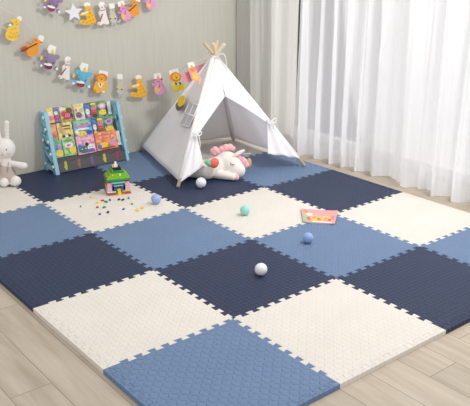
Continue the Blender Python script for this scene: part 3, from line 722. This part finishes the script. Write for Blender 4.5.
# forelock, horn, ears
fk = [(239, 155, .016), (241.5, 157, .021), (244, 160, .023), (246, 163.5, .021), (240.5, 152.8, .014)]
plush('forelock', [(on_plane(x, y, uf, hc) + uf*.03, r, None) for x, y, r in fk], PINK, uni, .003, 3)
bm = bmesh.new(); ball(bm, on_plane(249, 162.5, uf, hc) + uf*.012 - uni.location, (.02, .012, .034)); link('ear', bm, mat((206, 172, 130), .9), uni, True)
e0, e1 = on_plane(233, 154.5, uf, hc) + uf*.045, on_plane(244, 149, uf, hc) + uf*.03
bm = bmesh.new(); dd = e1-e0
ball(bm, (e0+e1)/2 - uni.location, (.018, .013, dd.length/2+.006), M=orient(dd)); link('ear', bm, PL, uni, True)
h0_, h1_ = on_plane(241.5, 153.5, uf, hc) + uf*.035, on_plane(250.5, 151.8, uf, hc) + uf*.035
hcols = [(190, 120, 190), (140, 190, 190), (150, 200, 150), (235, 220, 150)]
bm = bmesh.new()
for k in range(4):
    tube(bm, [h0_.lerp(h1_, k/4) - uni.location, h0_.lerp(h1_, (k+1)/4) - uni.location], .0125-.0026*k, 12, k, .0125-.0026*(k+.8))
link('horn', bm, [mat(c, .6) for c in hcols], uni)
DK = mat((70, 52, 50), .7)
bm = bmesh.new()
pts = [face(x, y, .002) for x, y in ((230.2, 162.6), (231.2, 164.2), (232.6, 164.8), (234.3, 164.4))]
tube(bm, [p-uni.location for p in pts], .0017, 6)
for (x, y), (a, b) in (((231.2, 164.2), (230.6, 165.6)), ((232.6, 164.8), (232.5, 166.2)), ((234.2, 164.5), (234.9, 165.5))): tube(bm, [face(x, y, .002)-uni.location, face(a, b, .002)-uni.location], .0012, 5)
link('closed_eye', bm, DK, uni)
bm = bmesh.new(); tube(bm, [face(x, y, .002)-uni.location for x, y in ((226, 172), (228, 173), (230.5, 173.6), (233, 173.4))], .0016, 6); link('mouth', bm, DK, uni)
# strawberry toy on its back
st = on_plane(214.3, 163, uf, b1 + uf*.075)
sb = empty('strawberry_plush', st - Vector((0, 0, .02)), label='small red and green strawberry plush lying against the unicorn', cat='plush toy')
bm = bmesh.new(); ball(bm, st-sb.location, (.035, .022, .033)); link('berry', bm, mat((238, 112, 104), .85), sb, True)
bm = bmesh.new(); s2 = st - ur*.03
for dx, dz, r in ((0, 0, .021), (-.012, .006, .018), (.004, .012, .012), (.004, -.012, .012)): ball(bm, s2+ur*dx+Vector((0, 0, dz))+uf*.006-sb.location, r)
link('leaves', bm, mat((120, 200, 168), .85), sb, True)
bm = bmesh.new(); ball(bm, s2-ur*.024+Vector((0, 0, .01))-sb.location, .012); link('stem', bm, mat((240, 214, 110), .85), sb, True)

# ---- bunny
bg = fl(8, 184); bn = empty('bunny_plush', bg, label='white plush bunny in beige shorts sitting on the cream tile at the left edge', cat='plush toy')
BW = mat((238, 234, 230), .95, spec=.1, sheen=.3, nscale=120)
dpl = bg + uf*.0
def dp(x, y, d=0): return on_plane(x, y, uf, dpl) + uf*d
hd_ = dp(5, 148.5); bd = dp(6, 168)
parts2 = [(hd_, (.066, .058, .066), None), (dp(5, 159), .035, None)] + chain(dp(5.5, 163), dp(7, 174), .035, .048, 4)
parts2 += chain(dp(11, 163), dp(24.5, 165.5, .01), .018, .023, 7) + chain(dp(0, 163), dp(-12, 168, .01), .016, .0195, 7)
parts2 += chain(dp(7, 141), dp(6.5, 123), .015, .018, 6) + chain(dp(0, 141), dp(-4, 124), .015, .018, 6)
parts2 += chain(dp(11, 176, .02), dp(18.5, 182.5, .05) + Vector((0, 0, .008)), .033, .034, 6) + chain(dp(2, 178, .02), dp(8, 186.5, .06) + Vector((0, 0, .008)), .028, .029, 6)
plush('body', parts2, BW, bn, .005, 6)
plush('shorts', chain(dp(5.5, 168.5), dp(7, 174.5), .046, .056, 4) + chain(dp(11, 175.5, .02), dp(14, 178, .035), .036, .036, 3) + chain(dp(2, 177, .02), dp(4.5, 180, .035), .035, .035, 3), mat((192, 176, 168), .9), bn, .005, 5)
bm = bmesh.new()
for sx in (-1, 1): tube(bm, [dp(5.5+sx*4, 170, .045)-bg, dp(5.5+sx*4.5, 163, .036)-bg, dp(5.5+sx*3.5, 159.5, .0)-bg], .0035, 6)
link('straps', bm, mat((192, 176, 168), .9), bn, True)
for sx in (-1, 1):
    bm = bmesh.new(); ball(bm, dp(5+sx*3.6, 147.5, .05)-bg, .0045, seg=10); link('eye', bm, DK, bn, True)
    bm = bmesh.new(); ball(bm, dp(5+sx*5.6, 151, .045)-bg, (.008, .008, .006), seg=10); link('cheek', bm, mat((238, 196, 190), .9), bn, True)
bm = bmesh.new(); ball(bm, dp(5, 150, .061)-bg, (.004, .004, .003), seg=10); link('nose', bm, PINK, bn, True)
bm = bmesh.new(); tube(bm, [dp(x, y, .059)-bg for x, y in ((4, 152), (4.6, 152.7), (5, 151.8), (5.4, 152.7), (6, 152))], .0009, 5); link('mouth', bm, DK, bn)

# ------------------------------------------------------------------ garland of animal cards
za = lambda s, ox, oy: (lambda x, y: (ox+x/s, oy+y/s))
ZA, ZB, ZC, ZD = za(5.8, 0, 0), za(6.767, 35, 30), za(7.23, 85, 60), za(6.27, 140, 55)
WHT = (244, 243, 238)
def tab(p): return ('tab', p, WHT)
giraffe = (ZA, (80, 170), [('tab', smooth_poly([(98, 100), (112, 92), (126, 98), (127, 112), (118, 125), (100, 116)]), WHT),
  ('body', smooth_poly([(62, 116), (86, 106), (112, 112), (117, 128), (108, 142), (112, 178), (100, 232), (72, 238), (40, 228), (28, 205), (44, 158), (76, 150), (80, 134), (62, 128)]), (244, 206, 84)),
  ('belly', ell(58, 146, 10, 7), WHT)] + [('spot', ell(x, y, 4, 4, 8), (222, 160, 50)) for x, y in ((70, 170), (88, 165), (60, 190), (78, 195), (95, 190), (68, 212), (88, 215), (52, 210), (96, 140), (92, 124), (100, 208))])
fox = (ZA, (195, 270), [tab([(222, 208), (238, 202), (257, 214), (248, 242), (224, 234)]),
  ('body', smooth_poly([(186, 224), (198, 218), (214, 224), (240, 238), (226, 256), (222, 290), (216, 324), (196, 322), (176, 330), (160, 322), (152, 300), (158, 270), (148, 258), (160, 248), (176, 262), (196, 246)]), (238, 156, 54)),
  ('violin', ell(140, 284, 22, 17, rot=-.4), (196, 92, 50)), ('bow', [(118, 296), (121, 301), (216, 254), (213, 249)], (70, 36, 44)), ('spot', ell(205, 232, 3, 3, 8), (60, 40, 40)), ('belly', ell(238, 246, 7, 5), (226, 120, 50))])
def elephant(z, cen, dx, dy, c, c2):
    f = lambda p: [(x+dx, y+dy) for x, y in p]
    return (z, cen, [tab(f([(300, 248), (318, 218), (362, 232), (352, 285), (316, 290)])),
     ('hat', f([(316, 284), (338, 246), (348, 284)]), (236, 206, 90)),
     ('body', f(ell(322, 330, 36, 38)), c), ('ear', f(ell(288, 285, 19, 16)), c), ('ear', f(ell(364, 302, 19, 17)), c), ('head', f(smooth_poly([(296, 276), (350, 284), (352, 308), (334, 316), (330, 340), (318, 340), (316, 316), (296, 306)])), c),
     ('foot', f(ell(262, 350, 17, 15)), c), ('foot', f(ell(352, 378, 15, 15)), c), ('paw', f(ell(256, 360, 9, 8)), WHT), ('paw', f(ell(362, 382, 8, 9)), WHT),
     ('drum_side', f(smooth_poly([(276, 350), (334, 362), (328, 382), (304, 388), (280, 374)])), c2), ('drum_head', f(ell(304, 352, 30, 9, rot=.15)), WHT), ('stick', f([(288, 322), (293, 322), (298, 346), (293, 346)]), c2), ('stick', f([(340, 334), (345, 336), (332, 356), (328, 352)]), c2),
     ('cymbal', f(ell(258, 308, 8, 14, rot=.3)), (240, 206, 120))])
purple_el = elephant(ZB, (95, 200), -218, -120, (154, 136, 168), (122, 50, 84))
blue_el = elephant(ZB, (320, 320), 0, 0, (104, 188, 222), (150, 60, 70))
dog = (ZB, (200, 265), [tab(ell(222, 200, 22, 22)), ('body', smooth_poly([(206, 226), (222, 218), (240, 228), (234, 262), (232, 300), (236, 336), (210, 338), (196, 322), (176, 332), (150, 322), (158, 306), (178, 298), (186, 268), (182, 246), (192, 236)]), (240, 234, 230)),
  ('head', ell(218, 214, 17, 15), (240, 234, 230)), ('ear', ell(236, 212, 5, 11), (214, 190, 190)), ('nose', ell(217, 216, 4, 4, 8), (150, 50, 60)), ('flute', [(204, 256), (209, 260), (176, 306), (168, 300)], (168, 96, 92)), ('collar', [(200, 232), (234, 234), (233, 239), (200, 237)], (206, 120, 130)), ('paw', ell(160, 318, 9, 5), (222, 170, 170))])
lion = (ZC, (110, 165), [tab([(104, 72), (166, 84), (163, 122), (98, 106)]), ('mane', ell(118, 128, 43, 32), (226, 132, 44)), ('face', ell(115, 132, 26, 23), (242, 176, 70)),
  ('body', smooth_poly([(80, 148), (150, 150), (156, 190), (146, 236), (112, 226), (92, 240), (58, 226), (62, 180)]), (244, 184, 66)), ('bib', [(90, 164), (130, 166), (112, 204), (98, 190)], WHT), ('tie', [(100, 168), (116, 168), (109, 190)], (190, 80, 50)),
  ('paw', ell(66, 222, 10, 9), (226, 132, 44)), ('nose', ell(116, 138, 6, 4, 8), (120, 50, 40)), ('eye', ell(105, 126, 3, 3, 6), (70, 40, 30)), ('eye', ell(126, 126, 3, 3, 6), (70, 40, 30)), ('tail', ell(130, 228, 9, 7), WHT)])
mouse = (ZC, (250, 185), [tab([(232, 100), (270, 102), (272, 138), (233, 138)]), ('head', ell(251, 154, 17, 17), (206, 198, 196)), ('body', smooth_poly([(236, 168), (268, 168), (280, 210), (272, 244), (236, 244), (222, 214)]), (200, 196, 194)),
  ('guitar', [(246, 172), (234, 206), (258, 208)], (238, 206, 100)), ('spot', ell(230, 210, 5, 5, 8), (70, 62, 70)), ('spot', ell(263, 212, 5, 5, 8), (70, 62, 70)), ('nose', ell(250, 150, 3, 3, 6), (110, 80, 90)), ('tail', smooth_poly([(272, 232), (290, 236), (296, 214), (302, 216), (296, 244), (274, 242)]), (206, 200, 198))])
sitting = (ZC, (390, 200), [tab(ell(388, 124, 24, 17)), ('body', smooth_poly([(378, 132), (404, 134), (414, 164), (436, 206), (450, 268), (338, 270), (328, 238), (352, 230), (374, 240), (382, 214), (366, 200), (338, 206), (324, 190), (346, 182), (372, 184), (374, 154)]), (243, 190, 60)),
  ('flute', [(340, 182), (386, 172), (392, 184), (344, 196)], (246, 236, 220)), ('muzzle', ell(372, 156, 8, 7), (238, 170, 60))] + [('spot', ell(x, y, 5, 5, 8), (226, 146, 40)) for x, y in ((398, 160), (402, 186), (418, 204), (396, 214), (426, 230), (402, 240), (432, 256), (376, 252), (350, 248), (412, 262))])
hippo = (ZD, (115, 190), [tab([(86, 118), (128, 112), (136, 148), (88, 152)]), ('hat', [(102, 150), (110, 124), (124, 148)], (226, 190, 90)), ('ear', ell(92, 156, 8, 7), (206, 60, 100)), ('ear', ell(132, 152, 8, 7), (206, 60, 100)),
  ('head', ell(113, 166, 23, 18), (222, 150, 200)), ('body', smooth_poly([(96, 178), (134, 174), (152, 204), (150, 240), (116, 248), (92, 244), (84, 212)]), (228, 158, 206)), ('arm', ell(80, 184, 12, 6, rot=.4), (222, 150, 200)),
  ('guitar', ell(104, 216, 17, 14, rot=-.5), (240, 196, 96)), ('guitar_neck', [(110, 206), (120, 176), (125, 178), (116, 210)], (170, 110, 60)), ('nose', ell(106, 166, 3, 3, 6), (110, 70, 120)), ('nose', ell(118, 165, 3, 3, 6), (110, 70, 120))])
yel_lion = (ZD, (230, 160), [tab([(180, 98), (236, 84), (247, 112), (188, 128)]), ('mane', ell(222, 138, 36, 31), (238, 140, 60)), ('face', ell(225, 136, 22, 20), (250, 214, 70)),
  ('body', smooth_poly([(196, 172), (214, 168), (262, 168), (284, 202), (272, 222), (252, 214), (240, 232), (216, 230), (206, 200), (194, 190)]), (246, 222, 66)), ('bow_tie', smooth_poly([(214, 168), (234, 176), (252, 164), (256, 186), (236, 184), (220, 190)]), (60, 130, 90)), ('shirt', ell(236, 182, 8, 7), WHT), ('nose', ell(226, 142, 5, 4, 8), (180, 90, 40)),
  ('eye', ell(216, 132, 2.5, 2.5, 6), (90, 50, 30)), ('eye', ell(234, 130, 2.5, 2.5, 6), (90, 50, 30))])
monkey = (ZD, (335, 115), [tab([(296, 50), (334, 42), (346, 70), (306, 82)]), ('hat', [(312, 80), (322, 60), (336, 76)], (236, 190, 90)), ('body', smooth_poly([(320, 96), (350, 92), (366, 124), (388, 150), (372, 176), (356, 158), (344, 166), (322, 152), (318, 120)]), (242, 184, 150)), ('head', ell(326, 92, 23, 17), (240, 168, 110)), ('shirt', smooth_poly([(326, 124), (346, 120), (362, 148), (340, 158), (324, 146)]), (246, 214, 90)),
  ('eye', ell(320, 90, 3, 3, 6), (190, 50, 60)), ('eye', ell(334, 86, 3, 3, 6), (190, 50, 60)), ('arm', ell(370, 168, 16, 8, rot=1.9), (240, 190, 160)), ('nose', ell(328, 98, 4, 3, 6), (200, 70, 60))])
def card(des, name, label, yy, group, at=None, sc=1.0, rot=0):
    z, cen, shapes = des; c = z(*cen); S_ = at or c
    cs, sn = math.cos(rot), math.sin(rot)
    def M(p):
        x, y = z(*p); x -= c[0]; y -= c[1]
        return wl(S_[0]+sc*(x*cs-y*sn), S_[1]+sc*(x*sn+y*cs), yy)
    root = empty(name, wl(S_[0], S_[1], yy), label=label, cat='paper animal', group=group); O = Vector(root.location)
    for k, (nm, pts, col) in enumerate(shapes):
        bm = bmesh.new(); d = -.0012*min(k, 5) - .0002*k
        prism3(bm, [M(p)-O+Vector((0, d, 0)) for p in pts], (0, -.0011, 0)); link(nm, bm, mat(col, .6), root)
    return root
Y1 = WY-.05; G1 = 'paper animals on the lower garland'; G2 = 'paper animals on the upper garland'
card(giraffe, 'paper_giraffe', 'yellow spotted paper giraffe at the left end of the lower garland', Y1, G1)
card(fox, 'paper_fox', 'orange paper fox playing a violin on the lower garland', Y1, G1)
card(purple_el, 'paper_elephant', 'purple paper elephant with a drum on the lower garland', Y1, G1)
card(dog, 'paper_dog', 'white paper dog between the two elephants on the lower garland', Y1, G1)
card(blue_el, 'paper_elephant', 'blue paper elephant with a drum on the lower garland', Y1, G1)
card(lion, 'paper_lion', 'orange paper lion with a white bib above the bookshelf', Y1, G1)
card(mouse, 'paper_mouse', 'pale grey paper mouse above the right end of the bookshelf', Y1, G1)
card(sitting, 'paper_giraffe', 'sitting orange spotted paper giraffe on the lower garland between grey mouse and pink hippo', Y1, G1)
card(hippo, 'paper_hippo', 'pink paper hippo with a yellow guitar on the lower garland', Y1-.03, G1)
card(yel_lion, 'paper_lion', 'yellow paper lion with a green bow tie beside the pink pennant', 2.86, G1)
card(monkey, 'paper_monkey', 'pale orange paper monkey at the tent end of the lower garland', 2.43, G1)
def off(des, dx, dy): pass
ZE = za(4.27, 40, 0)
card(elephant(ZB, (320, 320), 0, 0, (150, 126, 166), (150, 50, 96)), 'paper_elephant', 'purple paper elephant at the left end of the upper garland, cut by the top edge', Y1, G2, at=(53.5, 2.5), sc=.95, rot=.1)
card(sitting, 'paper_giraffe', 'orange spotted paper giraffe next to the white star on the upper garland', Y1, G2, at=(88, 15), sc=1.0, rot=-.05)
card(dog, 'paper_dog', 'white paper dog on the upper garland between giraffe and mouse', Y1, G2, at=(101.5, 15), sc=1.0, rot=-.3)
card(mouse, 'paper_mouse', 'grey paper mouse on the upper garland', Y1, G2, at=(112.5, 15), sc=1.0, rot=-.1)
card(hippo, 'paper_hippo', 'pink paper hippo on the upper garland beside the fox', Y1, G2, at=(124, 12), sc=.95, rot=-.25)
card(fox, 'paper_fox', 'orange paper fox on the upper garland', Y1, G2, at=(134, 8), sc=.85, rot=-.3)
card(hippo, 'paper_hippo', 'pink paper hippo at the right end of the upper garland, nearly cut off', Y1, G2, at=(149, 1), sc=.9, rot=-.2)
sc_ = (73.8, 12.5); bm = bmesh.new(); stp = []
for k in range(10):
    a = PI/2+2*PI*k/10+.12; r = 9.5 if k % 2 == 0 else 4.4; stp.append((sc_[0]+r*math.cos(a), sc_[1]-r*math.sin(a)))
so = wl(*sc_, Y1); prism3(bm, [wl(*p, Y1)-so for p in stp], (0, -.002, 0)); tag(link('paper_star', bm, mat((236, 236, 244), .5), loc=so), 'white paper star on the upper garland', 'paper star', G2)
def string(px, name, label):
    p0 = wl(*px[0]); root = bmesh.new(); P = [wl(*q) for q in px]; out = []
    for i in range(len(P)-1):
        for k in range(5): out.append(P[i].lerp(P[i+1], k/5)-p0)
    out.append(P[-1]-p0); tube(root, out, .0009, 5); tag(link(name, root, mat((225, 222, 214), .7), loc=p0), label, 'string')
ys = Y1+.002
string([(-12, 0, ys), (4, 9, ys), (19, 17, ys), (40, 36.5, ys), (52, 45, ys), (67, 57.5, ys), (84, 65, ys), (102, 71.5, ys), (120, 75.5, ys), (138, 76.5, ys), (157, 75.5, ys-.03), (174, 72, 2.862), (191, 64, 2.432), (206, 57.5, 2.43), (213, 56, 2.44)], 'garland_string', 'thin pale string of the lower garland running from the left to the tent top')
string([(40, -9, ys), (54, -3.5, ys), (74, -1, ys), (88, 4, ys), (101, 5, ys), (112, 4, ys), (124, 1, ys), (137, -4, ys), (152, -9, ys), (165, -14, ys)], 'garland_string', 'thin pale string of the upper garland above the white star')
# pink pennants
pn = empty('pennant', wl(196, 75, 2.62), label='pink cloth pennant between the paper lion and the tent top', cat='pennant')
for poly, yy in (([(428, 42), (352, 72), (300, 92), (330, 170), (372, 124)], 2.60), ([(340, 88), (300, 104), (256, 124), (276, 160), (298, 176), (326, 160)], 2.63)):
    bm = bmesh.new(); prism3(bm, [wl(*ZD(*p), yy)-pn.location for p in poly], (0, .002, 0)); bmesh.ops.recalc_face_normals(bm, faces=bm.faces[:]); link('pennant_cloth', bm, mat((238, 160, 176), .8), pn)

# ------------------------------------------------------------------ light
scn = bpy.context.scene
wd = bpy.data.worlds.new('daylight'); scn.world = wd; wd.use_nodes = True
wd.node_tree.nodes['Background'].inputs[0].default_value = (1.0, .985, .965, 1); wd.node_tree.nodes['Background'].inputs[1].default_value = .9
def area(name, loc, tgt, size, power, col=(1, 1, 1)):
    l = bpy.data.lights.new(name, 'AREA'); l.shape = 'DISK'; l.size = size; l.energy = power; l.color = col
    o = bpy.data.objects.new(name, l); COL.objects.link(o); o.location = loc
    o.rotation_euler = (Vector(tgt)-Vector(loc)).to_track_quat('-Z', 'Y').to_euler()
area('ceiling_lamp', (2.1, .35, 2.4), (1.6, 2.2, 0), .35, 36, (1, .98, .95))
sl = bpy.data.lights.new('sun', 'SUN'); sl.energy = 2.6; sl.angle = math.radians(18); so_ = bpy.data.objects.new('sun', sl); COL.objects.link(so_)
so_.rotation_euler = Vector((-1, .15, -.6)).to_track_quat('-Z', 'Y').to_euler(); so_.location = (5, 1, 3)
vs = scn.view_settings; vs.view_transform = 'Standard'; vs.look = 'None'; vs.exposure = 0.0; vs.gamma = 1; vs.use_curve_mapping = False
